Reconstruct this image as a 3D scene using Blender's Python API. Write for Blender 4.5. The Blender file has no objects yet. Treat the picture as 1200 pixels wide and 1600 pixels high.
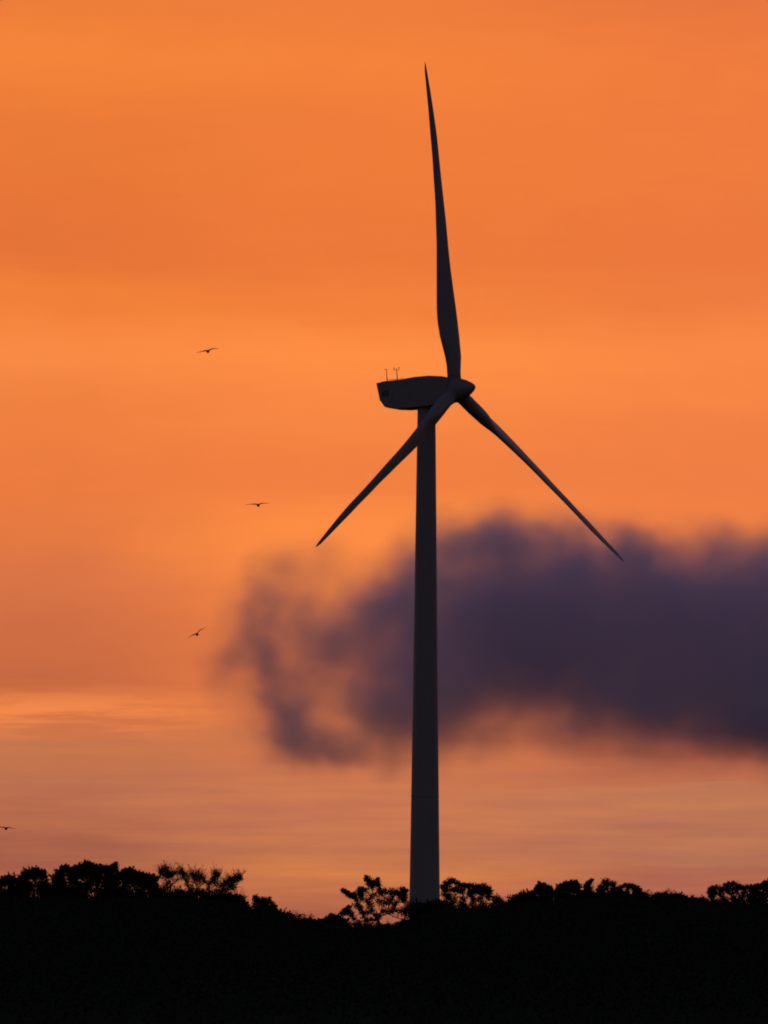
import bpy, bmesh, math, random
import numpy as np
from mathutils import Vector, Matrix

# ------------------------------------------------------------------ camera
SC = bpy.context.scene
COL = SC.collection
F = 7883.0                     # focal length in photo pixels (photo is 1200 x 1600)
EYE = 1.7
PITCH = math.radians(4.97)
cam_data = bpy.data.cameras.new('camera')
cam_data.sensor_fit = 'VERTICAL'
cam_data.sensor_height = 24.0
cam_data.sensor_width = 18.0
cam_data.lens = F / 1600.0 * 24.0
cam_data.clip_start = 1.0
cam_data.clip_end = 90000.0
cam = bpy.data.objects.new('camera', cam_data)
cam.location = (0, 0, EYE)
ROLL = 0.0046                  # the photographer held the camera a touch off level
cam.rotation_euler = (Matrix.Rotation(math.radians(90) + PITCH, 3, 'X') @ Matrix.Rotation(ROLL, 3, 'Z')).to_euler()
COL.objects.link(cam)
SC.camera = cam

# ------------------------------------------------------------------ render / view
SC.view_settings.view_transform = 'Standard'
SC.view_settings.look = 'None'
SC.view_settings.exposure = 0.0
SC.view_settings.gamma = 1.0
SC.view_settings.use_curve_mapping = False
SC.render.engine = 'CYCLES'
SC.cycles.use_denoising = True
SC.cycles.max_bounces = 16
SC.cycles.volume_bounces = 16
SC.cycles.volume_step_rate = 2.0
SC.cycles.filter_width = 1.9

SUN_EL = math.radians(-1.5)

def s2l(c):
    c = c / 255.0
    return c / 12.92 if c <= 0.04045 else ((c + 0.055) / 1.055) ** 2.4
def rgb(r, g, b):
    return (s2l(r), s2l(g), s2l(b), 1.0)

# ------------------------------------------------------------------ world: dusk sky
W = bpy.data.worlds.new('World')
SC.world = W
W.use_nodes = True
nt = W.node_tree
for n in list(nt.nodes):
    nt.nodes.remove(n)

class NT:
    """small helper to write node maths"""
    def __init__(s, tree, mathtype='ShaderNodeMath'):
        s.t = tree
    def n(s, typ, **kw):
        x = s.t.nodes.new(typ)
        for k, v in kw.items():
            setattr(x, k, v)
        return x
    def put(s, sock, v):
        if isinstance(v, bpy.types.NodeSocket):
            s.t.links.new(v, sock)
        elif v is not None:
            sock.default_value = v
    def m(s, op, a, b=None, c=None, clamp=False):
        x = s.n('ShaderNodeMath', operation=op, use_clamp=clamp)
        s.put(x.inputs[0], a); s.put(x.inputs[1], b); s.put(x.inputs[2], c)
        return x.outputs[0]
    def v(s, op, a, b=None):
        x = s.n('ShaderNodeVectorMath', operation=op)
        s.put(x.inputs[0], a); s.put(x.inputs[1], b)
        return x.outputs[1] if op in ('LENGTH', 'DOT_PRODUCT', 'DISTANCE') else x.outputs[0]
    def xyz(s, x_, y_, z_):
        x = s.n('ShaderNodeCombineXYZ')
        s.put(x.inputs[0], x_); s.put(x.inputs[1], y_); s.put(x.inputs[2], z_)
        return x.outputs[0]
    def noise(s, vec, scale, detail=3.0, rough=0.55):
        x = s.n('ShaderNodeTexNoise')
        s.put(x.inputs['Vector'], vec)
        x.inputs['Scale'].default_value = scale
        x.inputs['Detail'].default_value = detail
        x.inputs['Roughness'].default_value = rough
        return x.outputs['Fac'] if 'Fac' in x.outputs else x.outputs[0]
    def mix(s, fac, a, b, mode='MIX'):
        x = s.n('ShaderNodeMix', data_type='RGBA', blend_type=mode)
        s.put(x.inputs[0], fac); s.put(x.inputs[6], a); s.put(x.inputs[7], b)
        return x.outputs[2]

w = NT(nt)
tc = w.n('ShaderNodeTexCoord')
sp = w.n('ShaderNodeSeparateXYZ')
nt.links.new(tc.outputs['Generated'], sp.inputs[0])
dx, dy, dz = sp.outputs
az = w.m('ARCTAN2', dx, dy)
el = w.m('ARCSINE', dz)
uv = w.xyz(az, w.m('MULTIPLY', el, 3.2), 0.0)
# slow wandering of the cloud bands, stretched level
warp = w.m('SUBTRACT', w.noise(uv, 16.0, 3.0, 0.5), 0.5)
warp2 = w.m('SUBTRACT', w.noise(w.xyz(az, w.m('MULTIPLY', el, 7.0), 3.0), 38.0, 4.0, 0.6), 0.5)
elw = w.m('ADD', el, w.m('ADD', w.m('MULTIPLY', warp, 0.009), w.m('MULTIPLY', warp2, 0.006)))
pos = w.m('DIVIDE', elw, 0.2)

def ramp(stops):
    r = w.n('ShaderNodeValToRGB')
    cr = r.color_ramp
    cr.interpolation = 'EASE'
    pts = sorted(((min(max((1486 - V) / F / 0.2, 0), 1), rgb(*c)) for V, c in stops), key=lambda t: t[0])
    cr.elements[0].position, cr.elements[0].color = pts[0]
    cr.elements[1].position, cr.elements[1].color = pts[-1]
    for p, c in pts[1:-1]:
        e = cr.elements.new(p)
        e.color = c
    nt.links.new(pos, r.inputs[0])
    return r.outputs[0]

RL = ramp([(0, (236, 124, 46)), (90, (243, 130, 48)), (230, (231, 119, 49)), (400, (227, 114, 52)),
           (470, (238, 126, 54)), (560, (245, 136, 66)), (640, (236, 126, 62)), (760, (233, 122, 62)),
           (850, (226, 120, 64)), (900, (214, 114, 68)), (1000, (203, 107, 66)), (1075, (194, 102, 64)),
           (1100, (210, 114, 66)), (1134, (206, 114, 70)), (1165, (195, 116, 76)),
           (1250, (185, 110, 77)), (1290, (179, 105, 76)), (1340, (163, 94, 72)), (1375, (168, 92, 70)), (1440, (150, 84, 66))])
RM = ramp([(0, (238, 124, 50)), (100, (243, 128, 52)), (230, (238, 122, 53)), (400, (234, 119, 55)),
           (470, (240, 126, 57)), (560, (252, 140, 66)), (600, (249, 138, 67)), (640, (245, 134, 66)),
           (740, (238, 126, 64)), (840, (250, 139, 66)), (950, (240, 130, 66)), (1050, (226, 120, 66)),
           (1120, (222, 122, 70)), (1160, (207, 116, 72)), (1250, (198, 117, 80)), (1330, (192, 115, 79)),
           (1372, (206, 122, 72)), (1395, (194, 112, 74)), (1440, (174, 98, 70))])
RR = ramp([(0, (230, 116, 52)), (100, (239, 122, 54)), (230, (238, 122, 56)), (400, (234, 118, 58)),
           (470, (236, 122, 60)), (560, (246, 134, 67)), (600, (245, 132, 67)), (660, (238, 126, 66)),
           (760, (236, 124, 66)), (850, (240, 128, 66)), (1000, (222, 118, 70)), (1130, (196, 102, 74)),
           (1170, (178, 95, 70)), (1230, (184, 106, 76)), (1245, (188, 118, 83)), (1330, (181, 113, 83)),
           (1375, (175, 101, 78)), (1440, (160, 90, 76))])

def fac_range(x, a, b):
    r = w.n('ShaderNodeMapRange', interpolation_type='SMOOTHSTEP')
    nt.links.new(x, r.inputs[0])
    r.inputs[1].default_value = a; r.inputs[2].default_value = b
    return r.outputs[0]
azw = w.m('ADD', az, w.m('MULTIPLY', warp, 0.02))
c1 = w.mix(fac_range(azw, (60 - 600) / F, (520 - 600) / F), RL, RM)
c2 = w.mix(fac_range(azw, (600 - 600) / F, (1130 - 600) / F), c1, RR)
fine = w.noise(w.xyz(az, w.m('MULTIPLY', el, 5.0), 7.0), 60.0, 5.0, 0.6)
mott = w.noise(w.xyz(az, w.m('MULTIPLY', el, 1.3), 17.0), 90.0, 6.0, 0.65)
c3 = w.mix(1.0, c2, w.xyz(*(w.m('MULTIPLY_ADD', w.m('MULTIPLY_ADD', mott, 1.0, fine), 0.06, 0.94),) * 3), 'MULTIPLY')
# thin level streaks of lit vapour low in the sky
sv = w.xyz(w.m('ADD', az, w.m('MULTIPLY', warp2, 0.01)), w.m('MULTIPLY', w.m('ADD', el, w.m('MULTIPLY', warp2, 0.002)), 15.0), 11.0)
st1 = w.noise(sv, 26.0, 5.0, 0.55)
def band(V, half):
    d = w.m('DIVIDE', w.m('SUBTRACT', el, (1486 - V) / F), half / F)
    return w.m('EXPONENT', w.m('MULTIPLY', w.m('MULTIPLY', d, d), -1.0))
leftm = w.m('SUBTRACT', 1.0, fac_range(az, -0.055, -0.022))
st_ = w.m('MULTIPLY', fac_range(st1, 0.36, 0.56), w.m('MULTIPLY', band(1118, 30), leftm))
low = w.m('MULTIPLY', w.m('SUBTRACT', 1.0, fac_range(el, 0.02, 0.05)), w.m('SUBTRACT', st1, 0.5))
c3 = w.mix(w.m('MULTIPLY', st_, 0.95, clamp=True), c3, rgb(240, 136, 74))
c3 = w.mix(1.0, c3, w.xyz(w.m('MULTIPLY_ADD', low, 0.55, 1.0), w.m('MULTIPLY_ADD', low, 0.62, 1.0), w.m('MULTIPLY_ADD', low, 0.0, 1.0)), 'MULTIPLY')
# the afterglow is centred on the sunset and dies away overhead and to the sides
ga = w.m('POWER', w.m('ABSOLUTE', w.m('DIVIDE', az, 0.55)), 2.5)
ge = w.m('POWER', w.m('ABSOLUTE', w.m('DIVIDE', el, 0.36)), 5.0)
G = w.m('EXPONENT', w.m('MULTIPLY', w.m('ADD', ga, ge), -1.0))
sky = w.n('ShaderNodeTexSky', sky_type='NISHITA')
sky.sun_disc = False
sky.sun_elevation = SUN_EL
sky.sun_rotation = math.radians(0)
bgA = w.n('ShaderNodeBackground')
# mauve counter-glow of a hazy dusk over the clear-air sky
nt.links.new(w.mix(1.0, sky.outputs[0], (2.2, 2.25, 4.3, 1), 'MULTIPLY'), bgA.inputs[0])
bgA.inputs[1].default_value = 0.15
bgB = w.n('ShaderNodeBackground')
nt.links.new(c3, bgB.inputs[0])
bgB.inputs[1].default_value = 1.03
mx = w.n('ShaderNodeMixShader')
nt.links.new(G, mx.inputs[0])
nt.links.new(bgA.outputs[0], mx.inputs[1])
nt.links.new(bgB.outputs[0], mx.inputs[2])
out = w.n('ShaderNodeOutputWorld')
nt.links.new(mx.outputs[0], out.inputs[0])

# ------------------------------------------------------------------ the set sun (very weak, straight ahead)
sd = bpy.data.lights.new('sun', 'SUN')
sd.energy = 0.01
sd.angle = math.radians(0.5)
sd.color = (1.0, 0.45, 0.2)
sun = bpy.data.objects.new('sun', sd)
sun.rotation_euler = (math.radians(-89.0), 0, 0)     # shines from straight ahead towards the camera
COL.objects.link(sun)

# ------------------------------------------------------------------ helpers
cp, spn = math.cos(PITCH), math.sin(PITCH)
def P(x, y, D):
    """the point at depth D (metres along +Y) that the photo shows at pixel x, y"""
    a, b = (x - 600) / F, (800 - y) / F
    u, v = a * math.cos(ROLL) - b * math.sin(ROLL), a * math.sin(ROLL) + b * math.cos(ROLL)
    d = Vector((u, cp - v * spn, spn + v * cp))
    return Vector((0, 0, EYE)) + d * (D / d.y)

def tag(o, label=None, cat=None, group=None, kind=None):
    for k, v in (('label', label), ('category', cat), ('group', group), ('kind', kind)):
        if v:
            o[k] = v
    return o
def empty(name, loc, rz=0.0):
    o = bpy.data.objects.new(name, None)
    o.location = loc
    o.rotation_euler = (0, 0, rz)
    o.empty_display_size = 0.5
    COL.objects.link(o)
    return o
def link_mesh(name, me, mat, parent=None, smooth=True):
    o = bpy.data.objects.new(name, me)
    if mat:
        me.materials.append(mat)
    if smooth:
        me.shade_smooth()
    COL.objects.link(o)
    if parent:
        o.parent = parent
    return o
def from_bm(name, bm, mat, parent=None, smooth=True):
    bmesh.ops.recalc_face_normals(bm, faces=bm.faces)
    me = bpy.data.meshes.new(name)
    bm.to_mesh(me)
    bm.free()
    return link_mesh(name, me, mat, parent, smooth)
def from_np(name, verts, loops, sizes, mat, parent=None, smooth=False):
    me = bpy.data.meshes.new(name)
    me.vertices.add(len(verts)); me.vertices.foreach_set('co', np.asarray(verts, np.float32).ravel())
    me.loops.add(len(loops)); me.loops.foreach_set('vertex_index', np.asarray(loops, np.int32))
    starts = np.concatenate([[0], np.cumsum(sizes)[:-1]]).astype(np.int32)
    me.polygons.add(len(sizes)); me.polygons.foreach_set('loop_start', starts)
    me.update(calc_edges=True)
    me.validate()
    return link_mesh(name, me, mat, parent, smooth)

def ring(bm, c, ax_u, ax_v, pts):
    return [bm.verts.new(c + ax_u * a + ax_v * b) for a, b in pts]
def skin(bm, rings, cap=True):
    for A, B in zip(rings, rings[1:]):
        n = len(A)
        for i in range(n):
            bm.faces.new((A[i], A[(i + 1) % n], B[(i + 1) % n], B[i]))
    if cap:
        bm.faces.new(rings[0][::-1]); bm.faces.new(rings[-1])
def tube(bm, pts, radii, seg=6):
    rings = []
    for i, p in enumerate(pts):
        a = pts[max(i - 1, 0)]; b = pts[min(i + 1, len(pts) - 1)]
        d = (b - a).normalized()
        u = d.orthogonal().normalized() if abs(d.z) > 0.95 else d.cross(Vector((0, 0, 1))).normalized()
        v = d.cross(u)
        rings.append(ring(bm, p, u, v, [(radii[i] * math.cos(2 * math.pi * k / seg), radii[i] * math.sin(2 * math.pi * k / seg)) for k in range(seg)]))
    skin(bm, rings)
def circ(r, n):
    return [(r * math.cos(2 * math.pi * k / n), r * math.sin(2 * math.pi * k / n)) for k in range(n)]

# ------------------------------------------------------------------ materials
def material(name, base, rough=0.6, var=0.25, scale=3.0, bump=0.0, spec=0.4, stretch=(1, 1, 1)):
    m = bpy.data.materials.new(name)
    m.use_nodes = True
    t = m.node_tree
    b = t.nodes['Principled BSDF']
    g = NT(t)
    co = g.n('ShaderNodeTexCoord').outputs['Object']
    mp = g.n('ShaderNodeMapping')
    t.links.new(co, mp.inputs[0])
    mp.inputs['Scale'].default_value = stretch
    nz = g.noise(mp.outputs[0], scale, 5.0, 0.6)
    hi = tuple(min(c * (1 + var), 1) for c in base) + (1,)
    lo = tuple(c * (1 - var) for c in base) + (1,)
    col = g.mix(nz, lo, hi)
    t.links.new(col, b.inputs['Base Color'])
    b.inputs['Roughness'].default_value = rough
    b.inputs['Specular IOR Level'].default_value = spec
    if bump:
        bp = g.n('ShaderNodeBump')
        bp.inputs['Strength'].default_value = bump
        t.links.new(nz, bp.inputs['Height'])
        t.links.new(bp.outputs[0], b.inputs['Normal'])
    return m
M_TOWER = material('painted_steel', (0.28, 0.25, 0.19), 0.55, 0.14, 0.35, 0.0, 0.35, (1, 1, 0.12))
M_BLADE = material('blade_gelcoat', (0.28, 0.25, 0.19), 0.5, 0.14, 0.5, 0.0, 0.35)
M_NAC = material('nacelle_fibreglass', (0.27, 0.24, 0.18), 0.55, 0.18, 0.6, 0.0, 0.35)
M_STEEL = material('galvanised_steel', (0.25, 0.25, 0.27), 0.5, 0.2, 6.0)
M_DARK = material('dark_rubber', (0.04, 0.04, 0.045), 0.7, 0.2, 6.0)
M_LEAF = material('dark_leaves', (0.030, 0.034, 0.018), 0.9, 0.45, 0.7, 0, 0.0)
M_LEAF2 = material('dry_feathery_leaves', (0.070, 0.065, 0.032), 0.9, 0.4, 0.9, 0, 0.0)
M_BARK = material('bark', (0.09, 0.07, 0.05), 0.95, 0.4, 5.0, 0.4, 0.0)
M_SOIL = material('grassy_soil', (0.035, 0.035, 0.02), 1.0, 0.4, 0.2, 0.0, 0.0)
M_BIRD = material('dark_plumage', (0.035, 0.022, 0.016), 0.8, 0.3, 4.0, 0, 0.2)

# ------------------------------------------------------------------ ground
def build_ground():
    xs = np.concatenate([np.linspace(-30000, -600, 12), np.linspace(-500, 500, 41), np.linspace(600, 30000, 12)])
    ys = np.concatenate([np.linspace(-3000, -100, 8), np.linspace(-50, 900, 60), np.linspace(1000, 30000, 20)])
    X, Y = np.meshgrid(xs, ys)
    Z = 0.18 * np.sin(X * 0.031 + 1) * np.cos(Y * 0.023) - 0.2
    Z = np.where((np.abs(X) > 550) | (Y > 950) | (Y < -60), -0.2, Z)
    V = np.stack([X, Y, Z], -1).reshape(-1, 3)
    ny, nx = X.shape
    i = (np.arange(ny - 1)[:, None] * nx + np.arange(nx - 1)[None]).ravel()
    L = np.stack([i, i + 1, i + nx + 1, i + nx], 1).ravel()
    tag(from_np('ground', V, L, np.full(len(i), 4), M_SOIL, None, True), kind='structure')
build_ground()

# ------------------------------------------------------------------ wind turbine
def build_turbine():
    D = 700.0
    mpp = D / F
    base = P(663.4, 1410, D); base.z = -0.25
    hub = P(711, 610, D - 2.5)
    top_z = P(667, 634, D).z                                  # underside of the nacelle
    T = empty('wind_turbine', base)
    tag(T, 'tall three bladed wind turbine on tapered tubular tower above the dark trees', 'wind turbine')
    # --- tower: cans joined by flanges
    H = top_z - base.z
    def rad(z):
        k = z / H
        return (4.40 * (1 - k) + 2.50 * k) / 2 + 0.10 * math.exp(-k * 12)
    bm = bmesh.new()
    rings = []
    for k in range(41):
        z = H * k / 40
        rings.append([bm.verts.new((x, y, z)) for x, y in circ(rad(z), 48)])
    skin(bm, rings)
    tw = from_bm('tower', bm, M_TOWER, T)
    for zf in (H * 0.30, H * 0.64):
        bm = bmesh.new()
        r = rad(zf)
        skin(bm, [[bm.verts.new((x, y, zf + dz_)) for x, y in circ(r + e, 48)] for dz_, e in ((-0.09, -0.02), (-0.07, 0.018), (0.07, 0.018), (0.09, -0.02))])
        from_bm('flange', bm, M_TOWER, tw)
    # foot: foundation ring, door and steps on the camera side
    bm = bmesh.new()
    skin(bm, [[bm.verts.new((x, y, z)) for x, y in circ(r, 48)] for z, r in ((-0.3, 3.4), (0.32, 3.4), (0.40, 3.3))])
    from_bm('foundation', bm, material('concrete', (0.3, 0.3, 0.28), 0.9, 0.2, 2.0), T)
    bm = bmesh.new()
    bmesh.ops.create_cube(bm, size=1, matrix=Matrix.Translation((0, -2.16, 2.1)) @ Matrix.Diagonal((0.9, 0.12, 2.1, 1)))
    bmesh.ops.bevel(bm, geom=list(bm.edges), offset=0.03, segments=2, affect='EDGES')
    door = from_bm('door', bm, M_STEEL, T)
    bm = bmesh.new()
    tube(bm, [Vector((0.3, -2.26, 2.0)), Vector((0.3, -2.30, 2.05)), Vector((0.3, -2.30, 2.2)), Vector((0.3, -2.26, 2.25))], [0.02] * 4)
    from_bm('handle', bm, M_DARK, door)

    # --- directions of the nacelle and rotor
    U = Vector((0.835, -0.550, 0)).normalized()
    Lt = Vector((0.550, 0.835, 0)).normalized()
    Z = Vector((0, 0, 1))
    tl = math.radians(5.85)
    n = U * math.cos(tl) + Z * math.sin(tl)
    v = -U * math.sin(tl) + Z * math.cos(tl)
    hc = hub - base
    # --- nacelle from its side profile (photo pixels of the near flank)
    prof = [(587.5, 598.5), (598.5, 595.8), (624, 593), (648, 588.8), (670, 586.8), (690, 587.6), (697, 591),
            (699, 600), (696, 616), (688, 628), (674, 633.5), (652, 635.6), (620.5, 637.8), (606, 637.4), (600.5, 635.6), (593, 625)]
    Wd = 3.5
    off = Wd / 2 * 0.550 / mpp
    def uz(px, py):
        u = (px - 667 + off) * mpp / 0.835
        dep = D - u * 0.550 - Wd / 2 * 0.835
        return (px - 667 + off) * dep / F / 0.835, P(px, py, dep).z - base.z
    pr = [uz(*q) for q in prof]
    bm = bmesh.new()
    ra = [bm.verts.new(U * a + Z * b - Lt * Wd / 2) for a, b in pr]
    rb = [bm.verts.new(U * a + Z * b + Lt * Wd / 2) for a, b in pr]
    skin(bm, [ra, rb])
    bm.edges.ensure_lookup_table()
    rim = [e for e in bm.edges if (e.verts[0] in ra) == (e.verts[1] in ra)]
    bmesh.ops.bevel(bm, geom=rim, offset=0.13, segments=3, affect='EDGES', profile=0.5, clamp_overlap=True)
    nac = from_bm('nacelle', bm, M_NAC, T, smooth=False)
    zc = sum(b for a, b in pr) / len(pr)
    # flank seam and vents
    for k, uu in enumerate((-4.6, -1.6)):
        bm = bmesh.new()
        c = U * uu - Lt * (Wd / 2 + 0.004) + Z * zc
        bmesh.ops.create_cube(bm, size=1)
        for vv in bm.verts:
            q = vv.co.copy()
            vv.co = c + U * q.x * 0.07 + Lt * q.y * 0.03 + Z * q.z * 2.6
        from_bm('panel_seam', bm, M_STEEL, nac)
    bm = bmesh.new()
    for k in range(6):
        c = U * -5.7 - Lt * (Wd / 2 + 0.01) + Z * (zc - 0.35 + k * 0.15)
        qs = bmesh.ops.create_cube(bm, size=1)['verts']
        for vv in qs:
            q = vv.co.copy()
            vv.co = c + U * q.x * 1.1 + Lt * q.y * 0.06 + Z * q.z * 0.05
    from_bm('vent', bm, M_DARK, nac)
    # yaw collar below nacelle
    bm = bmesh.new()
    skin(bm, [[bm.verts.new((x, y, H + z)) for x, y in circ(r, 40)] for z, r in ((-0.55, 1.27), (-0.5, 1.36), (0.1, 1.42), (0.9, 1.42))])
    from_bm('yaw_collar', bm, M_TOWER, T)
    # --- masts on the roof
    lat = -0.9
    def roof(px, py):
        o2 = -lat * 0.550 / mpp
        u = (px - 667 + o2) * mpp / 0.835
        dep = D - u * 0.550 + lat * 0.835
        return U * ((px - 667 + o2) * dep / F / 0.835) + Lt * lat + Z * (P(px, py, dep).z - base.z)
    m1a, m1b = roof(605.4, 599), roof(604.0, 577)
    m2a, m2b = roof(621.6, 598), roof(619.6, 575.5)
    for a, b, kind_ in ((m1a, m1b, 'vane'), (m2a, m2b, 'cups')):
        bm = bmesh.new()
        tube(bm, [a, a.lerp(b, 0.5), b], [0.075, 0.06, 0.042], 8)
        mast = from_bm('mast', bm, M_STEEL, T)
        if kind_ == 'cups':
            bm = bmesh.new()
            tube(bm, [b - U * 0.42 - Z * 0.25, b + U * 0.42 - Z * 0.25], [0.03, 0.03], 6)
            for sgn in (-1, 1):
                tube(bm, [b + U * 0.42 * sgn - Z * 0.25, b + U * 0.42 * sgn + Z * 0.02], [0.03, 0.03], 6)
                bmesh.ops.create_uvsphere(bm, u_segments=8, v_segments=6, radius=0.09, matrix=Matrix.Translation(b + U * 0.42 * sgn + Z * 0.05))
            from_bm('anemometer', bm, M_DARK, mast)
        else:
            bm = bmesh.new()
            tube(bm, [b - U * 0.22, b + U * 0.22], [0.025, 0.025], 6)
            q = b - U * 0.22
            qs = bmesh.ops.create_cube(bm, size=1)['verts']
            for vv in qs:
                c = vv.co.copy()
                vv.co = q + U * c.x * 0.12 + Lt * c.y * 0.02 + Z * c.z * 0.12
            from_bm('wind_vane', bm, M_DARK, mast)
    bm = bmesh.new()
    r1, r2, r3 = roof(605.2, 593.2), roof(620.9, 592.6), roof(631, 590.6)
    tube(bm, [r1, r2], [0.035, 0.035], 6)
    tube(bm, [r2, r3], [0.03, 0.03], 6)
    from_bm('mast_rail', bm, M_STEEL, T)
    # --- hub and spinner
    bm = bmesh.new()
    h = Lt
    pf = [(-1.75, 1.15), (-1.70, 1.45), (-1.2, 1.62), (-0.4, 1.72), (0.5, 1.66), (1.2, 1.48), (1.9, 1.18), (2.5, 0.84), (2.95, 0.55), (3.2, 0.30), (3.28, 0.10)]
    skin(bm, [ring(bm, hc + n * a, h, v, circ(r, 40)) for a, r in pf])
    hubo = from_bm('hub', bm, M_NAC, T)
    # --- blades
    yy = [586, 566, 545.7, 525.5, 505, 485, 451, 417.5, 383.7, 350, 316, 282.5, 249, 215, 181, 147.5, 114, 99.5]
    rt = [720.8, 720.4, 718.6, 716.8, 715, 712.7, 708, 703.6, 700.2, 697.2, 693.5, 689.8, 686.4, 683, 678.3, 673.2, 667.5, 665]
    lf = [699.9, 698.6, 692.8, 687, 683.4, 682, 682, 682, 682, 681, 680, 677.6, 675.6, 672.6, 669.9, 666.8, 663.6, 663.6]
    st = []
    for y_, a_, b_ in zip(yy, rt, lf):
        s = (610 - y_) / 512.0
        axis = 711 - 47 * s
        st.append((s, (a_ - axis) * mpp, (axis - b_) * mpp))
    R = 46.62
    S = np.array([q[0] for q in st]); LE = np.array([q[1] for q in st]); TE = np.array([q[2] for q in st])
    me_b = None
    sts = [0.025, 0.05, 0.075] + list(np.linspace(0.1, 0.3, 13)) + list(np.linspace(0.33, 0.94, 22)) + [0.955, 0.97, 0.982, 0.992, 0.998]
    bow = lambda s: 0.34 * 4 * s * (1 - s)
    bm = bmesh.new()
    rings = []
    NP = 28
    for s in sts:
        beta = math.radians(31 - 22 * min(s / 0.9, 1))
        k = 0.550 * math.cos(beta) + 0.835 * math.sin(beta)
        bw = bow(s) * 0.835
        le = (np.interp(s, S, LE) - bw) / k
        te = (np.interp(s, S, TE) + bw) / k
        if s < 0.10:
            f = max(0, (s - 0.05) / 0.05)
            le = 0.95 * (1 - f) + le * f; te = 0.95 * (1 - f) + te * f
        if s > 0.985:
            f = (s - 0.985) / 0.015
            mid = (le - te) / 2; hw = (le + te) / 2 * (1 - 0.7 * f)
            le, te = mid + hw, hw - mid
        hw = (le + te) / 2; mid = (le - te) / 2
        air = min(max((s - 0.08) / 0.16, 0), 1); air = air * air * (3 - 2 * air)
        th = hw * (1 - air) + air * hw * (0.30 - 0.12 * s) * 1.0
        th = min(th, 0.95)
        cd = Vector((-math.cos(beta), math.sin(beta), 0))      # towards the leading edge (local X points to the trailing side)
        td = Vector((math.sin(beta), math.cos(beta), 0))
        c = Vector((0, bow(s) + 0.8 * s, s * R)) + cd * mid
        pts = []
        for j in range(NP):
            ph = 2 * math.pi * j / NP
            x_ = math.cos(ph)
            y_ = math.sin(ph) * th * (1 - air + air * (0.62 + 0.55 * x_) )
            pts.append((x_ * hw, y_))
        rings.append(ring(bm, c, cd, td, pts))
    skin(bm, rings)
    bmesh.ops.recalc_face_normals(bm, faces=bm.faces)
    me_b = bpy.data.meshes.new('blade'); bm.to_mesh(me_b); bm.free()
    me_b.materials.append(M_BLADE); me_b.shade_smooth()
    bmc = bmesh.new()
    skin(bmc, [[bmc.verts.new((x, y, z)) for x, y in circ(r, 32)] for z, r in ((1.35, 0.99), (1.4, 1.03), (1.62, 1.03), (1.68, 0.96))])
    bmesh.ops.recalc_face_normals(bmc, faces=bmc.faces)
    me_c = bpy.data.meshes.new('blade_collar'); bmc.to_mesh(me_c); bmc.free()
    me_c.materials.append(M_NAC); me_c.shade_smooth()
    for deg in (-2.40, 117.60, 237.60):
        th = math.radians(deg)
        rr = v * math.cos(th) + h * math.sin(th)
        tt = -v * math.sin(th) + h * math.cos(th)
        Mx = Matrix(((-tt.x, n.x, rr.x, hc.x), (-tt.y, n.y, rr.y, hc.y), (-tt.z, n.z, rr.z, hc.z), (0, 0, 0, 1)))
        b = bpy.data.objects.new('blade', me_b); COL.objects.link(b)
        b.parent = T; b.matrix_local = Mx
        c = bpy.data.objects.new('blade_collar', me_c); COL.objects.link(c)
        c.parent = b
build_turbine()

# ------------------------------------------------------------------ birds
def build_bird(D, body, left, right, roll, label):
    """left / right: wing joints in photo pixels from body outwards"""
    c = P(body[0], body[1], D)
    k = D / F
    bm = bmesh.new()
    # body lofted beak to tail, pointing to the viewer and slightly down
    prof = [(-0.46, 0.006, 0.005), (-0.42, 0.018, 0.0), (-0.37, 0.045, 0.0), (-0.32, 0.05, 0.0), (-0.27, 0.06, -0.01), (-0.15, 0.115, -0.03), (0.0, 0.13, -0.04),
            (0.15, 0.10, -0.03), (0.28, 0.055, -0.01), (0.34, 0.05, 0.0)]
    X, Yv, Zv = Vector((1, 0, 0)), Vector((0, 1, 0)), Vector((0, 0, 1))
    rings = [ring(bm, Yv * a + Zv * (z - 0.06), X, Zv, circ(r, 10)) for a, r, z in prof]
    # flattened tail fan keeps the same loop count so the body stays one surface
    for a, wx, wz in ((0.42, 0.07, 0.02), (0.62, 0.13, 0.012)):
        rings.append(ring(bm, Yv * a + Zv * (-0.05), X, Zv, [(wx * math.cos(t), wz * math.sin(t)) for t in [2 * math.pi * i / 10 for i in range(10)]]))
    skin(bm, rings)
    for joints in (left, right):
        pts = [Vector(((x - body[0]) * k, 0, (body[1] - y) * k)) for x, y in joints]
        pts = [Vector((pts[0].x * 0.02, 0, -0.02))] + pts
        n = len(pts)
        rs = []
        for i, p in enumerate(pts):
            t = i / (n - 1)
            ch = [0.36, 0.36, 0.34, 0.27, 0.13, 0.05][min(int(t * 5 + 0.5), 5)]
            sweep = -0.05 * math.sin(t * math.pi) + 0.10 * t
            tk = 0.040 * (1 - t) + 0.010
            q = p + Vector((0, sweep, 0))
            slope = 0.12
            rs.append([bm.verts.new(q + Vector((0, math.cos(a) * ch / 2, math.sin(a) * tk - math.cos(a) * ch / 2 * slope))) for a in [2 * math.pi * j / 8 for j in range(8)]])
        skin(bm, rs)
    o = from_bm('bird', bm, M_BIRD)
    o.location = c
    tag(o, label, 'bird', 'dark birds soaring left of the turbine')
build_bird(430, (325, 547.6), [(322, 548.0), (318, 548.4), (313, 549.7), (306.5, 551.3)], [(328, 546.6), (331, 545.0), (336, 544.4), (342, 544.6)], 0,
           'highest soaring bird in the orange sky left of the turbine nacelle, left wing lower')
build_bird(450, (403.5, 788.0), [(400, 787.8), (396, 787.6), (391, 787.9), (384, 788.6)], [(406, 787.6), (409, 786.4), (414, 786.2), (420.5, 786.3)], 0,
           'bird gliding with level wings, level with the left blade tip')
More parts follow.
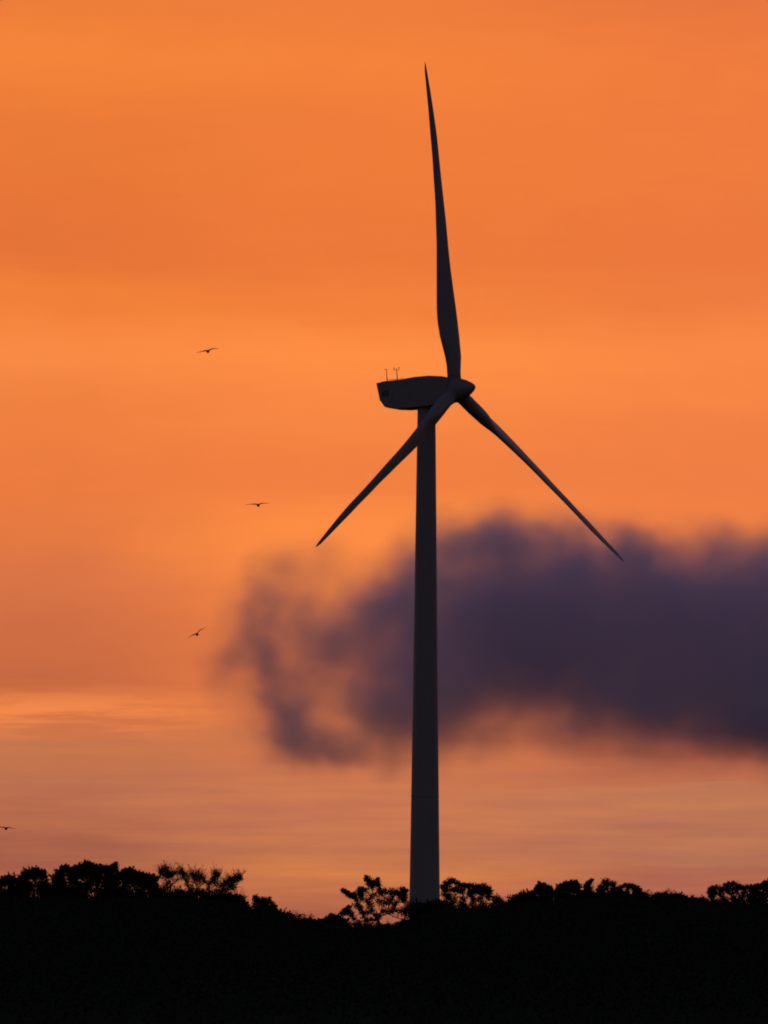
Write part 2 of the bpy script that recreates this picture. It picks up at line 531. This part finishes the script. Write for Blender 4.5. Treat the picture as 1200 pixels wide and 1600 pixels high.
build_bird(440, (308, 989.6), [(305, 990.8), (301, 992.4), (297, 994.6), (292.5, 998.0)], [(310.5, 986.6), (313, 984.2), (317, 982.4), (322, 979.2)], 0,
           'steeply banking bird just left of the dark cloud wisps')
build_bird(460, (9.3, 1293.2), [(6, 1292.8), (2, 1292.2), (-3, 1292.4), (-8, 1293.8)], [(12, 1293.0), (16, 1293.4), (20, 1294.4), (25, 1295.6)], 0,
           'lowest bird, cut by the left edge of the photo above the trees')

# ------------------------------------------------------------------ trees
rng = np.random.default_rng(11)
def leaf_quads(cent, size, aspect=0.5, rg=rng):
    size = np.asarray(size).reshape(-1, 1) if np.ndim(size) else size
    """diamond leaves around given centres, random orientation"""
    n = len(cent)
    a = rg.normal(size=(n, 3)); a /= np.linalg.norm(a, axis=1)[:, None]
    b = rg.normal(size=(n, 3)); b -= a * np.sum(a * b, 1)[:, None]; b /= np.linalg.norm(b, axis=1)[:, None]
    s = size * rg.uniform(0.6, 1.3, n)[:, None]
    V = np.stack([cent - a * s * .5, cent + b * s * aspect * .5 - a * s * 0.05, cent + a * s * .5, cent - b * s * aspect * .5 - a * s * 0.05], 1).reshape(-1, 3)
    L = np.arange(4 * n)
    return V, L, np.full(n, 4)

def build_tree(base_x, D, clumps, label, cat='tree', group=None, name='broadleaf_tree', leaf=0.17, dens=1.0, mat=None,
               flat=0.75, trunk_r=0.13, twigs=9, forks=None, depth=None, seed=0, per=34, fill=0.85):
    rg = np.random.default_rng(seed + 100)
    k = D / F
    base = P(base_x, 1480, D); base.z = -0.3
    T = empty(name, base)
    tag(T, label, cat, group)
    extra = []
    for i_, c in enumerate(clumps):
        near = sorted((math.hypot(c[0] - d_[0], c[1] - d_[1]), j_) for j_, d_ in enumerate(clumps) if j_ != i_)[:3]
        for dist, j_ in near:
            if j_ > i_ and dist < 21 and rg.random() < fill:
                d_ = clumps[j_]
                extra.append(((c[0] + d_[0]) / 2 + rg.normal(), (c[1] + d_[1]) / 2 + rg.normal(), (c[2] + d_[2]) / 2))
    dense = dens >= 1.14
    sub = []
    for c in clumps + extra:
        sub.append((c[0], c[1], c[2] * (0.7 if dense else 0.5)))
        for q_ in range(3):
            a_ = rg.uniform(0, 2 * math.pi)
            rr_ = c[2] * rg.uniform(0.35, 1.0)
            sub.append((c[0] + rr_ * math.cos(a_), c[1] + rr_ * math.sin(a_) * 0.8, c[2] * rg.uniform(0.3, 0.6)))
    coarse = clumps + extra
    clumps = sub
    xs = [c[0] for c in clumps]
    span = (max(xs) - min(xs)) * k
    dep = depth if depth is not None else span * 0.35
    cen = []
    for c in clumps:
        dy = rg.uniform(-dep, dep)
        q = P(c[0], c[1], D + dy) - base
        cen.append((np.array(q), c[2] * k))
    zmin = min(q[2] for q, r in cen); zmax = max(q[2] for q, r in cen)
    mean = np.mean([q for q, r in cen], axis=0)
    fork_z = zmin * 0.55
    # wood: every clump hangs on the nearest wood already there, so limbs fork and thin out
    bm = bmesh.new()
    fk = Vector((mean[0] * 0.12, 0, fork_z))
    nodes = [Vector((0, 0, -0.2)), Vector((0.05, 0.0, fork_z * 0.5)), fk]
    par = [-1, 0, 1]
    todo = sorted(range(len(cen)), key=lambda i: (Vector(cen[i][0]) - fk).length)
    tips = {}
    for i in todo:
        q = Vector(cen[i][0]) - Vector((0, 0, cen[i][1] * 0.4))
        best = min(range(2, len(nodes)), key=lambda j: (q - nodes[j]).length + 1.2 * max(0, nodes[j].z - q.z + 0.05))
        a_ = nodes[best]
        mid = a_.lerp(q, 0.5) + Vector(rg.normal(size=3) * 0.07 * (q - a_).length) - Vector((0, 0, 0.1 * (q - a_).length))
        nodes.append(mid); par.append(best)
        nodes.append(q); par.append(len(nodes) - 2)
        tips[i] = len(nodes) - 1
    load = [1.0] * len(nodes)
    for j in range(len(nodes) - 1, 0, -1):
        load[par[j]] += load[j]
    tot = load[2]
    rad = [max(0.014, trunk_r * math.sqrt(l_ / tot)) for l_ in load]
    rad[0] = trunk_r * 1.5; rad[1] = trunk_r * 1.15
    for j in range(1, len(nodes)):
        tube(bm, [nodes[par[j]], nodes[j]], [min(rad[par[j]], rad[j] * 1.25) if j > 2 else rad[par[j]], rad[j]], 6 if rad[j] > 0.04 else 4)
    tw_pts = []
    for i in range(len(cen)):
        q, r = cen[i]
        qv = nodes[tips[i]]
        nt_ = max(5, int(twigs * 0.6 * min(2.2, max(0.6, r / 0.3))))
        for t_ in range(nt_):
            d = rg.normal(size=3)
            if rg.random() < 0.6:
                d[2] = abs(d[2]) * 0.8 + 0.1
            d /= np.linalg.norm(d)
            d[2] *= flat
            ln = r * rg.uniform(0.4, 1.7)
            end = q + d * ln
            tube(bm, [qv, Vector(q + d * ln * 0.45), Vector(end)], [0.016, 0.012, 0.007], 3)
            tw_pts.append((np.array(q - d * 0.1 * r), q + d * ln * 0.45, end, r))
    # pointed leafy shoots that stick out of the crown
    shoots = []
    feather = mat is M_LEAF2
    for c in coarse:
        cr0 = c[2] * k
        if c[2] < 2:
            continue
        q0 = np.array(P(c[0], c[1], D + rg.uniform(-dep, dep)) - base)
        for s_ in range(8 if feather else 4):
            ang = rg.normal() * (0.75 if feather else 1.0)
            d = np.array([math.sin(ang), rg.normal() * 0.5, math.cos(ang)])
            d /= np.linalg.norm(d)
            ln = cr0 * 0.55 + (rg.uniform(0.15, 0.75) if feather else min(0.62, cr0 * rg.uniform(0.5, 1.5)))
            e0 = q0 + d * ln * 0.6 + rg.normal(size=3) * 0.03
            e1 = q0 + d * ln + np.array([rg.normal() * 0.06, 0, rg.normal() * 0.05 + (0.03 if feather else -0.02)])
            tube(bm, [Vector(q0), Vector(e0), Vector(e1)], [0.014, 0.010, 0.005], 3)
            m_ = 12 if feather else (34 if dense else 15)
            t_ = rg.random(m_)
            pt = q0 + (e1 - q0) * t_[:, None]
            shoots.append(pt + rg.normal(size=(m_, 3)) * ((0.105 if not feather else 0.09) * (1.15 - t_))[:, None])
    from_bm('trunk', bm, M_BARK, T)
    # leaves along the twigs
    C = list(shoots)
    for a, b, c, r in tw_pts:
        n = int(per * (0.6 if dense else (0.10 if feather else 0.22)) * dens * max(0.4, r / 0.4) ** 1.3)
        t = rg.random(n) ** 0.7
        base_ = np.where(t[:, None] < 0.5, a + (b - a) * (t[:, None] * 2), b + (c - b) * (t[:, None] * 2 - 1))
        C.append(base_ + rg.normal(size=(n, 3)) * (0.05 + (0.21 if dens >= 1.14 else 0.16) * r) * np.array([1, 1, 0.75]))
    if dense:                                         # shaded inner foliage below the outer sprays
        n = int(520 * span * max(zmax - zmin, 0.6))
        i_ = rg.integers(0, len(cen), n)
        cc = np.array([q for q, r in cen])[i_]; rr_ = np.array([r for q, r in cen])[i_]
        low = cc + rg.normal(size=(n, 3)) * (rr_[:, None] * 0.5 + 0.05)
        low[:, 2] = cc[:, 2] - rg.random(n) ** 1.2 * (cc[:, 2] - zmin + 0.8)
        C.append(low)
    else:                                             # loose outer leaves blur the clumps together
        n = int((650 if feather else 420) * span * max(zmax - zmin, 0.6) * dens)
        i_ = rg.integers(0, len(coarse), n)
        cq = np.array([P(c[0], c[1], D) - base for c in coarse])[i_]
        cr_ = np.array([c[2] * k for c in coarse])[i_][:, None]
        lo_ = cq + rg.normal(size=(n, 3)) * cr_ * 0.62
        lo_[:, 1] = rg.uniform(-dep, dep, n)
        C.append(lo_)
    C = np.concatenate(C)
    V, L, Sz = leaf_quads(C, leaf, 0.55, rg)
    from_np('crown', V, L, Sz, mat or M_LEAF, T)
    return T

# dense trees at far left
build_tree(30, 376, [(-12, 1384, 17), (4, 1378, 9), (15, 1374, 8), (28, 1380, 10), (38, 1370, 7), (48, 1366, 9), (58, 1366, 7), (67, 1362, 4), (68, 1370, 6), (78, 1386, 9),
                     (12, 1398, 18), (40, 1394, 18), (65, 1390, 14), (80, 1402, 14), (25, 1412, 20), (60, 1415, 20)],
           'dense dark tree at the left edge of the picture, lower than the crown beside it', leaf=0.17, dens=1.5, twigs=12, seed=1)
build_tree(135, 372, [(84, 1374, 6), (92, 1366, 7), (98, 1358, 6), (108, 1360, 5), (115, 1358, 5), (124, 1356, 7), (134, 1353, 6), (142, 1354, 5), (150, 1362, 6), (160, 1357, 5), (168, 1362, 6), (175, 1360, 5), (180, 1352, 3.5), (172, 1368, 8),
                      (96, 1376, 12), (116, 1372, 13), (134, 1370, 14), (155, 1374, 12), (172, 1380, 12), (100, 1396, 18), (130, 1394, 20), (160, 1396, 20), (185, 1394, 12), (120, 1415, 20), (170, 1415, 20)],
           'tallest dense dark tree on the left, its broad lumpy crown ending in a small spike', leaf=0.17, dens=1.5, twigs=12, seed=2)
build_tree(212, 380, [(186, 1370, 6), (194, 1364, 5), (204, 1362, 5), (213, 1366, 5), (222, 1370, 5), (233, 1372, 5), (243, 1374, 4), (196, 1378, 8), (210, 1380, 8), (226, 1384, 8), (240, 1388, 8),
                      (200, 1396, 14), (222, 1400, 14), (244, 1402, 12), (212, 1416, 16), (240, 1418, 14)],
           'dark tree with pinholes of sky right of the tallest left crown', leaf=0.18, dens=1.15, twigs=11, seed=3)
F4 = [(254, 1357, 4.5), (262, 1361, 3.5), (250, 1366, 4), (258, 1370, 5), (267, 1368, 4), (274, 1364, 3.5), (284, 1359, 2.5), (283, 1366, 4), (276, 1376, 5), (265, 1380, 6), (290, 1374, 4), (300, 1366, 5),
      (308, 1364, 5), (314, 1368, 4), (304, 1376, 6), (294, 1386, 6), (312, 1380, 6), (320, 1378, 4), (256, 1388, 8), (275, 1392, 9), (300, 1396, 9), (318, 1394, 8), (262, 1404, 12), (290, 1408, 12), (315, 1408, 12)]
build_tree(285, 384, F4, 'thin feathery tree with many see-through twigs, left one of the two feathery trees', leaf=0.08, dens=1.0, mat=M_LEAF2, twigs=6, trunk_r=0.10, seed=4, name='feathery_tree', group='feathery trees on the left', flat=0.95)
F5 = [(337, 1363, 3.5), (341, 1368, 3.5), (333, 1372, 4), (326, 1380, 4), (336, 1382, 6), (346, 1384, 5), (352, 1379, 3.5), (359, 1374, 3.5), (366, 1371, 3), (373, 1369, 3), (376, 1373, 3), (367, 1378, 4), (360, 1384, 4.5),
      (354, 1390, 5), (366, 1388, 4), (330, 1394, 7), (345, 1396, 8), (340, 1408, 12), (358, 1403, 7), (370, 1402, 7), (378, 1406, 6), (382, 1414, 6), (365, 1412, 10), (350, 1420, 12)]
build_tree(352, 382, F5, 'thin feathery tree leaning right at the end of the left tree mass', leaf=0.08, dens=1.1, mat=M_LEAF2, twigs=6, trunk_r=0.09, seed=5, name='feathery_tree', group='feathery trees on the left', flat=0.95)
build_tree(411, 380, [(400, 1403, 4), (403, 1409, 4.5), (398, 1413, 4), (410, 1407, 3.5), (413, 1412, 4), (420, 1406, 3.5), (424, 1412, 4), (409, 1417, 5), (419, 1419, 5), (428, 1417, 3)],
           'small lone sapling in the low gap between the left trees and the middle', leaf=0.14, dens=1.1, trunk_r=0.045, twigs=7, seed=6, name='sapling')
# low shrubs along the gap
for i, (bx, cl, lb) in enumerate([
    (310, [(252, 1400, 11), (270, 1401, 10), (288, 1399, 10), (305, 1401, 10), (322, 1400, 10), (338, 1402, 10), (352, 1405, 10), (366, 1407, 9), (377, 1411, 7), (383, 1416, 6), (270, 1414, 14), (300, 1414, 14), (330, 1416, 14), (358, 1420, 13)], 'long dense bush below and in front of the two feathery trees'),
    (950, [(932, 1403, 7), (945, 1400, 7), (958, 1402, 8), (972, 1400, 7), (986, 1403, 8), (1000, 1404, 7), (905, 1403, 8), (918, 1405, 8), (940, 1412, 12), (970, 1412, 12), (995, 1414, 12)], 'dense bush filling in below the sprigged tree on the right'),
    (440, [(392, 1428, 10), (405, 1424, 8), (422, 1424, 8), (438, 1430, 9), (450, 1434, 8), (462, 1440, 7), (415, 1436, 12), (445, 1444, 12)], 'low rounded shrub sloping down right of the lone sapling'),
    (485, [(472, 1441, 4), (481, 1440, 4), (488, 1443, 4), (495, 1444, 4), (502, 1441, 4), (510, 1438, 4), (478, 1450, 8), (495, 1452, 9)], 'lowest shrub of the skyline, in the dip left of the open central tree'),
    (522, [(514, 1438, 5), (519, 1432, 3), (521, 1437, 4), (528, 1436, 5), (536, 1440, 5), (524, 1446, 9), (540, 1450, 9)], 'small spiky shrub touching the left foot of the open central tree'),
    (592, [(560, 1447, 6), (575, 1452, 7), (592, 1449, 6), (606, 1455, 7), (622, 1448, 7), (634, 1446, 8), (600, 1462, 12), (570, 1462, 12)], 'low shrub under the open central tree, left of the tower foot')]):
    build_tree(bx, 378, cl, lb, 'shrub', leaf=0.17, dens=1.5, twigs=10, trunk_r=0.05, seed=20 + i, name='shrub')
# open tree in the middle, left of the tower
build_tree(606, 386, [(572, 1371, 2.6), (576, 1376, 3.5), (590, 1375, 2.8), (585, 1380, 4), (592, 1384, 4), (580, 1387, 5), (570, 1392, 5), (562, 1390, 3.5), (563, 1396, 4), (553, 1398, 3.5), (535, 1391, 2.4), (541, 1395, 3), (547, 1400, 3.5),
                      (556, 1406, 5), (567, 1404, 6), (580, 1400, 7), (593, 1396, 6), (603, 1395, 5), (612, 1400, 5), (618, 1394, 4), (628, 1390, 4.5), (634, 1394, 4), (626, 1402, 6),
                      (576, 1412, 7), (590, 1410, 7), (604, 1410, 6), (618, 1412, 6), (632, 1408, 6), (560, 1416, 5), (546, 1418, 3.5), (538, 1422, 3), (536, 1428, 3), (548, 1427, 3.5), (566, 1426, 4),
                      (582, 1424, 4), (598, 1424, 4), (612, 1424, 4.5), (626, 1424, 5), (634, 1430, 6), (640, 1420, 6), (553, 1436, 3), (572, 1438, 2.6), (590, 1436, 2.6)],
           'open spreading tree with tiered airy branches, just left of the tower', leaf=0.12, dens=1.12, twigs=15, trunk_r=0.10, seed=7, name='open_crowned_tree', flat=0.55)
build_tree(664, 374, [(644, 1418, 8), (654, 1423, 9), (664, 1421, 8), (674, 1419, 8), (684, 1415, 8), (690, 1421, 8), (648, 1428, 12), (668, 1428, 14), (688, 1430, 12), (655, 1445, 14), (680, 1448, 14)],
           'low dense tree straight in front of the tower foot', leaf=0.16, dens=1.5, twigs=12, seed=8)
build_tree(732, 384, [(692, 1386, 4), (697, 1381, 3.5), (704, 1376, 4), (710, 1378, 3.5), (717, 1382, 3.5), (725, 1384, 3.5), (733, 1384, 3.5), (740, 1386, 3.5), (748, 1386, 3.5), (756, 1385, 4), (763, 1388, 4), (766, 1396, 4.5),
                      (694, 1394, 5), (703, 1390, 5), (713, 1392, 5), (722, 1394, 4.5), (733, 1396, 4), (744, 1394, 4), (755, 1395, 4.5), (698, 1402, 4), (710, 1404, 5), (724, 1404, 5), (738, 1404, 4), (750, 1404, 5), (762, 1404, 5), (774, 1404, 4.5), (780, 1408, 4),
                      (786, 1414, 5), (694, 1412, 5), (706, 1414, 6), (722, 1414, 6), (738, 1414, 6), (754, 1414, 7), (770, 1414, 7), (786, 1424, 8), (700, 1426, 10), (725, 1428, 12), (755, 1428, 12)],
           'lacy round-topped tree just right of the turbine tower', leaf=0.12, dens=1.13, twigs=14, trunk_r=0.11, seed=9, name='lacy_tree', flat=0.7)
build_tree(835, 378, [(799, 1412, 6), (804, 1406, 6), (814, 1402, 6), (824, 1401, 6), (833, 1398, 5), (841, 1387, 4.5), (847, 1385, 4.5), (855, 1388, 5), (861, 1390, 4), (848, 1395, 7), (858, 1398, 6), (838, 1404, 8), (806, 1418, 10), (825, 1414, 12), (850, 1412, 12), (800, 1430, 12), (835, 1430, 16)],
           'dense tree with a small square topknot starting the right-hand tree mass', leaf=0.16, dens=1.4, twigs=11, seed=10)
build_tree(888, 382, [(872, 1391, 4.5), (878, 1386, 4.5), (885, 1384, 4.5), (893, 1381, 4.5), (900, 1381, 4), (902, 1386, 4), (896, 1390, 6), (884, 1393, 6), (906, 1396, 4), (912, 1398, 4), (918, 1394, 3.5), (922, 1399, 4), (925, 1375, 1.3), (921, 1377, 1.5), (917, 1382, 1.2), (914, 1386, 1.5), (868, 1400, 7), (884, 1404, 8),
                      (900, 1408, 6), (916, 1408, 6), (924, 1408, 6), (875, 1416, 12), (905, 1420, 12)],
           'tree with twin flat lobes and a detached sprig beside its right shoulder', leaf=0.17, dens=1.15, twigs=10, seed=11)
build_tree(965, 384, [(935, 1392, 3.5), (938, 1386, 3), (943, 1378, 3.2), (948, 1383, 4), (955, 1382, 4), (959, 1387, 3.5), (945, 1391, 5), (955, 1395, 6), (966, 1391, 4), (970, 1386, 3), (978, 1383, 2.8), (981, 1389, 3.5), (986, 1384, 2.4), (991, 1385, 3), (997, 1389, 3), (993, 1393, 4), (1001, 1396, 3), (1008, 1398, 3),
                      (978, 1397, 5), (990, 1401, 6), (940, 1401, 7), (965, 1403, 8), (1003, 1404, 6), (935, 1414, 10), (960, 1416, 12), (990, 1416, 12)],
           'tree with fine upright sprigs in the middle of the right-hand skyline', leaf=0.11, dens=1.05, twigs=13, trunk_r=0.10, seed=12, name='sprigged_tree', flat=0.9)
build_tree(1055, 378, [(1018, 1405, 5), (1026, 1402, 4), (1034, 1402, 5), (1043, 1403, 4), (1051, 1405, 5), (1059, 1401, 3.5), (1063, 1406, 5), (1071, 1405, 3.5), (1080, 1408, 5), (1090, 1407, 5), (1099, 1409, 5), (1025, 1414, 10), (1048, 1415, 11), (1072, 1416, 11), (1095, 1416, 10), (1040, 1430, 14), (1080, 1430, 14)],
           'low level-topped tree between the sprigged tree and the right edge trees', leaf=0.17, dens=1.4, twigs=11, seed=13)
build_tree(1138, 382, [(1109, 1394, 4), (1111, 1389, 3), (1119, 1387, 3.5), (1126, 1390, 3.5), (1133, 1386, 3.5), (1139, 1381, 3.8), (1147, 1383, 3.8), (1154, 1386, 3.5), (1162, 1388, 3.5), (1170, 1387, 3), (1116, 1397, 5), (1127, 1398, 5), (1138, 1393, 5), (1149, 1394, 5), (1160, 1397, 5), (1112, 1405, 6), (1128, 1408, 6), (1143, 1404, 6), (1158, 1406, 6), (1120, 1418, 10), (1150, 1418, 10)],
           'lacy tree with a flat rounded crown, second from the right edge', leaf=0.12, dens=1.1, twigs=13, seed=14, name='lacy_tree', flat=0.7)
build_tree(1196, 376, [(1175, 1390, 3.5), (1181, 1386, 3), (1188, 1388, 4), (1194, 1383, 4), (1201, 1382, 5), (1210, 1384, 7), (1222, 1386, 9), (1180, 1396, 5), (1190, 1397, 6), (1203, 1396, 8), (1218, 1400, 10), (1174, 1404, 6), (1192, 1408, 7), (1208, 1414, 9), (1178, 1414, 7), (1186, 1424, 8), (1205, 1428, 14)],
           'tree cut by the right edge of the picture with a low gap of sky', leaf=0.18, dens=1.25, twigs=11, seed=15)

# ------------------------------------------------------------------ thicket: uncountable mass of undergrowth in front
def build_thicket():
    top_x = [-300, 0, 200, 300, 370, 395, 430, 470, 500, 560, 600, 640, 700, 790, 830, 900, 1010, 1100, 1200, 1500]
    top_y = [1400, 1412, 1412, 1414, 1420, 1432, 1434, 1446, 1452, 1458, 1462, 1446, 1426, 1422, 1415, 1410, 1408, 1412, 1420, 1405]
    rg = np.random.default_rng(5)
    ph = rg.uniform(0, 6.28, (14, 3)); fr = rg.uniform(0.25, 1.9, (14, 2)) * np.sign(rg.normal(size=(14, 2)))
    def bumps(X, Y):
        Z = np.zeros_like(X)
        for (a, b, _), (fx, fy) in zip(ph, fr):
            Z += np.sin(X * fx + a) * np.sin(Y * fy + b) / (abs(fx) + abs(fy)) ** 0.7
        return Z / 5.0
    def height(X, Y):
        px = 600 + X / Y * F
        ty = np.interp(px, top_x, top_y)
        H = (1486 - ty) / F * 380 + EYE
        k = np.clip((Y - 96) / 60, 0, 1)
        h = EYE + (H - EYE) * (Y / 380) * 0.97
        low = 0.2 + (1.0 - 0.2) * k
        t = np.clip((Y - 150) / 180, 0, 1); t = t * t * (3 - 2 * t)
        h = low * (1 - t) + h * t
        back = np.clip((398 - Y) / 10, 0, 1)
        return (h + bumps(X, Y) * 0.28 * np.clip(Y / 300, 0.4, 1)) * back
    ys = np.concatenate([np.linspace(96, 330, 100), np.linspace(332, 402, 60)])
    ts = np.linspace(-0.16, 0.16, 300)
    T_, Y = np.meshgrid(ts, ys)
    X = T_ * Y
    Z = height(X, Y)
    Z = np.maximum(Z, -0.35)
    V = np.stack([X, Y, Z], -1).reshape(-1, 3)
    ny, nx = X.shape
    i = (np.arange(ny - 1)[:, None] * nx + np.arange(nx - 1)[None]).ravel()
    L = np.stack([i, i + 1, i + nx + 1, i + nx], 1).ravel()
    n = 260000
    yy = 98 + (396 - 98) * rg.random(n) ** 0.8
    xx = rg.uniform(-0.11, 0.11, n) * yy
    zz = height(xx, yy) + rg.normal(size=n) * 0.14 + 0.03
    C = np.stack([xx, yy, zz], 1)
    V2, L2, S2 = leaf_quads(C, 0.05 + 0.0005 * yy, 0.6, rg)
    # extra sprays along the far ridge break the outline
    m = 110000
    nb = 300
    cx = rg.uniform(-0.10, 0.10, nb) * 382; cy = rg.uniform(372, 392, nb); cr = 0.18 + 0.85 * rg.random(nb) ** 2.4
    idx = rg.choice(nb, m, p=(cr ** 1.6) / np.sum(cr ** 1.6))
    dd = rg.normal(size=(m, 3)); dd /= np.linalg.norm(dd, axis=1)[:, None]
    dd *= (cr[idx] * rg.random(m) ** 0.45 * rg.uniform(0.75, 1.2, m))[:, None]
    C3 = np.stack([cx[idx] + dd[:, 0], cy[idx] + dd[:, 1], dd[:, 2]], 1)
    C3[:, 2] += height(cx, cy)[idx] + cr[idx] * 0.25
    V3, L3, S3 = leaf_quads(C3, 0.13, 0.55, rg)
    VV = np.concatenate([V, V2, V3]); LL = np.concatenate([L, L2 + len(V), L3 + len(V) + len(V2)])
    SS = np.concatenate([np.full(len(i), 4), S2, S3])
    tag(from_np('thicket', VV, LL, SS, M_LEAF), 'black mass of thicket and undergrowth filling the foot of the picture', 'undergrowth', kind='stuff')
build_thicket()

# ------------------------------------------------------------------ the dark cloud: a real volume far behind the turbine
def build_cloud():
    DC = 8000.0
    kk = DC / F                                       # metres per photo pixel
    # local frame: x metres right of pixel 600, z metres above pixel 1486 (horizon), y depth about DC
    x0, x1 = (220 - 600) * kk, (1950 - 600) * kk
    z0, z1 = (1486 - 1300) * kk, (1486 - 700) * kk
    y0, y1 = -110.0, 110.0
    blobs = [  # px, py, rx, ry, strength, depth offset
        # main bank
        (1000, 985, 200, 118, 2.6, 0), (850, 985, 150, 112, 2.3, 0), (1160, 1015, 160, 116, 2.7, 0), (1330, 1010, 190, 125, 2.6, 0), (1550, 1020, 170, 120, 2.2, 0),
        (720, 1000, 115, 120, 1.9, 20), (1080, 1085, 160, 75, 1.6, 0), (1215, 1105, 130, 66, 1.7, 0), (900, 1060, 130, 62, 1.0, 0), (710, 1085, 85, 50, 0.8, 10),
        # top lobes
        (785, 862, 66, 58, 1.2, -20), (778, 828, 48, 38, 0.7, 0), (730, 845, 42, 36, 0.5, 0), (850, 838, 50, 34, 0.5, 0), (860, 862, 58, 46, 1.0, 20), (990, 872, 55, 46, 1.2, -20), (925, 895, 62, 50, 0.9, 0), (1045, 915, 50, 45, 0.3, 0),
        (1130, 868, 54, 42, 0.75, 0), (1205, 890, 50, 50, 1.1, 10), (1290, 880, 60, 55, 1.3, 0), (705, 885, 55, 60, 0.9, 0), (650, 880, 42, 54, 0.65, 30), (700, 835, 36, 32, 0.3, 0),
        # left flank of the bank
        (650, 1020, 75, 120, 1.0, 0), (590, 1080, 70, 90, 0.75, 0), (612, 945, 60, 56, 0.7, 0), (560, 975, 60, 60, 0.4, 0), (645, 1125, 80, 56, 0.85, 0),
        # wisps further left
        (415, 1010, 30, 34, 0.55, 0), (420, 1050, 27, 40, 0.65, 0), (436, 1090, 30, 36, 0.9, 0), (450, 1125, 40, 38, 1.15, 0), (492, 1160, 50, 34, 1.25, 0), (455, 1162, 44, 34, 1.0, 0), (535, 1182, 38, 28, 0.6, 0), (385, 1000, 34, 34, 0.35, 0),
        (352, 1040, 46, 50, 0.26, 0), (440, 905, 62, 54, 0.34, 0), (495, 868, 58, 40, 0.36, 0), (475, 985, 110, 80, 0.62, 0), (395, 945, 46, 56, 0.30, 0), (515, 1040, 60, 80, 0.45, 0), (430, 1080, 115, 110, 0.28, 0),
        (700, 1165, 85, 40, 0.40, 0), (570, 1190, 85, 34, 0.30, 0), (860, 1140, 120, 36, 0.25, 0), (1010, 1160, 120, 36, 0.3, 0),
    ]
    gn = bpy.data.node_groups.new('cloud_shape', 'GeometryNodeTree')
    gn.interface.new_socket(name='Geometry', in_out='OUTPUT', socket_type='NodeSocketGeometry')
    g = NT(gn)
    posn = g.n('GeometryNodeInputPosition').outputs[0]
    # billowing displacement of the sampling position
    def vnoise(scale, amp, detail):
        x = g.n('ShaderNodeTexNoise')
        gn.links.new(posn, x.inputs['Vector'])
        x.inputs['Scale'].default_value = scale
        x.inputs['Detail'].default_value = detail
        x.inputs['Roughness'].default_value = 0.5
        d = g.v('SUBTRACT', x.outputs['Color'], (0.5, 0.5, 0.5))
        return g.v('MULTIPLY', d, (amp, amp, amp))
    q = g.v('ADD', posn, g.v('ADD', vnoise(0.009, 45.0, 1.0), vnoise(0.026, 30.0, 3.0)))
    total = None
    for px, py, rx, ry, st, dy in blobs:
        c = ((px - 600) * kk, dy, (1486 - py) * kk)
        ry_ = min(rx, ry) * kk * 0.8
        d = g.v('SUBTRACT', q, c)
        d = g.v('MULTIPLY', d, (1 / (rx * kk), 1 / min(ry_, 50.0), 1 / (ry * kk)))
        r2 = g.v('DOT_PRODUCT', d, d)
        e = g.m('EXPONENT', g.m('MULTIPLY', r2, -1.35))
        total = g.m('MULTIPLY_ADD', e, st, total if total is not None else 0.0)
    # billows: a fractal that eats into the thin margins and leaves the thick heart closed
    nz = g.n('ShaderNodeTexNoise')
    gn.links.new(g.v('MULTIPLY', posn, (1.0, 0.45, 1.15)), nz.inputs['Vector'])
    nz.inputs['Scale'].default_value = 0.0135; nz.inputs['Detail'].default_value = 5.0; nz.inputs['Roughness'].default_value = 0.58
    k_ = g.m('MULTIPLY_ADD', g.m('SUBTRACT', nz.outputs[0], 0.5), 2.5, 1.1)
    k_ = g.m('MAXIMUM', k_, 0.3)
    mr = g.n('ShaderNodeMapRange', interpolation_type='SMOOTHSTEP')
    gn.links.new(total, mr.inputs[0]); mr.inputs[1].default_value = 0.35; mr.inputs[2].default_value = 1.5
    k_ = g.m('ADD', g.m('MULTIPLY', k_, g.m('SUBTRACT', 1.0, mr.outputs[0])), g.m('MULTIPLY', mr.outputs[0], g.m('MULTIPLY_ADD', k_, 0.35, 0.7)))
    fv = g.m('MULTIPLY', total, k_)
    fv = g.m('MAXIMUM', g.m('SUBTRACT', fv, 0.07), 0.0)
    dens = g.m('DIVIDE', g.m('MINIMUM', fv, 2.6), 60.0)
    vc = g.n('GeometryNodeVolumeCube')
    gn.links.new(dens, vc.inputs['Density'])
    vc.inputs['Min'].default_value = (x0, y0, z0)
    vc.inputs['Max'].default_value = (x1, y1, z1)
    vc.inputs['Resolution X'].default_value = 370
    vc.inputs['Resolution Y'].default_value = 34
    vc.inputs['Resolution Z'].default_value = 140
    m = bpy.data.materials.new('cloud_vapour')
    m.use_nodes = True
    t = m.node_tree
    for nn in list(t.nodes):
        t.nodes.remove(nn)
    pv = t.nodes.new('ShaderNodeVolumePrincipled')
    pv.inputs['Color'].default_value = (0.988, 0.982, 0.9995, 1)
    pv.inputs['Density'].default_value = 1.25
    pv.inputs['Anisotropy'].default_value = 0.0
    ou = t.nodes.new('ShaderNodeOutputMaterial')
    t.links.new(pv.outputs[0], ou.inputs['Volume'])
    m.cycles.volume_interpolation = 'CUBIC'
    sm = g.n('GeometryNodeSetMaterial')
    sm.inputs['Material'].default_value = m
    gn.links.new(vc.outputs[0], sm.inputs[0])
    go = g.n('NodeGroupOutput')
    gn.links.new(sm.outputs[0], go.inputs[0])
    vd = bpy.data.volumes.new('cloud')
    vd.materials.append(m)
    o = bpy.data.objects.new('cloud', vd)
    COL.objects.link(o)
    o.location = (0, DC, EYE)
    md = o.modifiers.new('cloud_shape', 'NODES')
    md.node_group = gn
    tag(o, 'dark purple cloud bank drifting behind the turbine tower, ragged on its left', 'cloud', kind='stuff')
build_cloud()
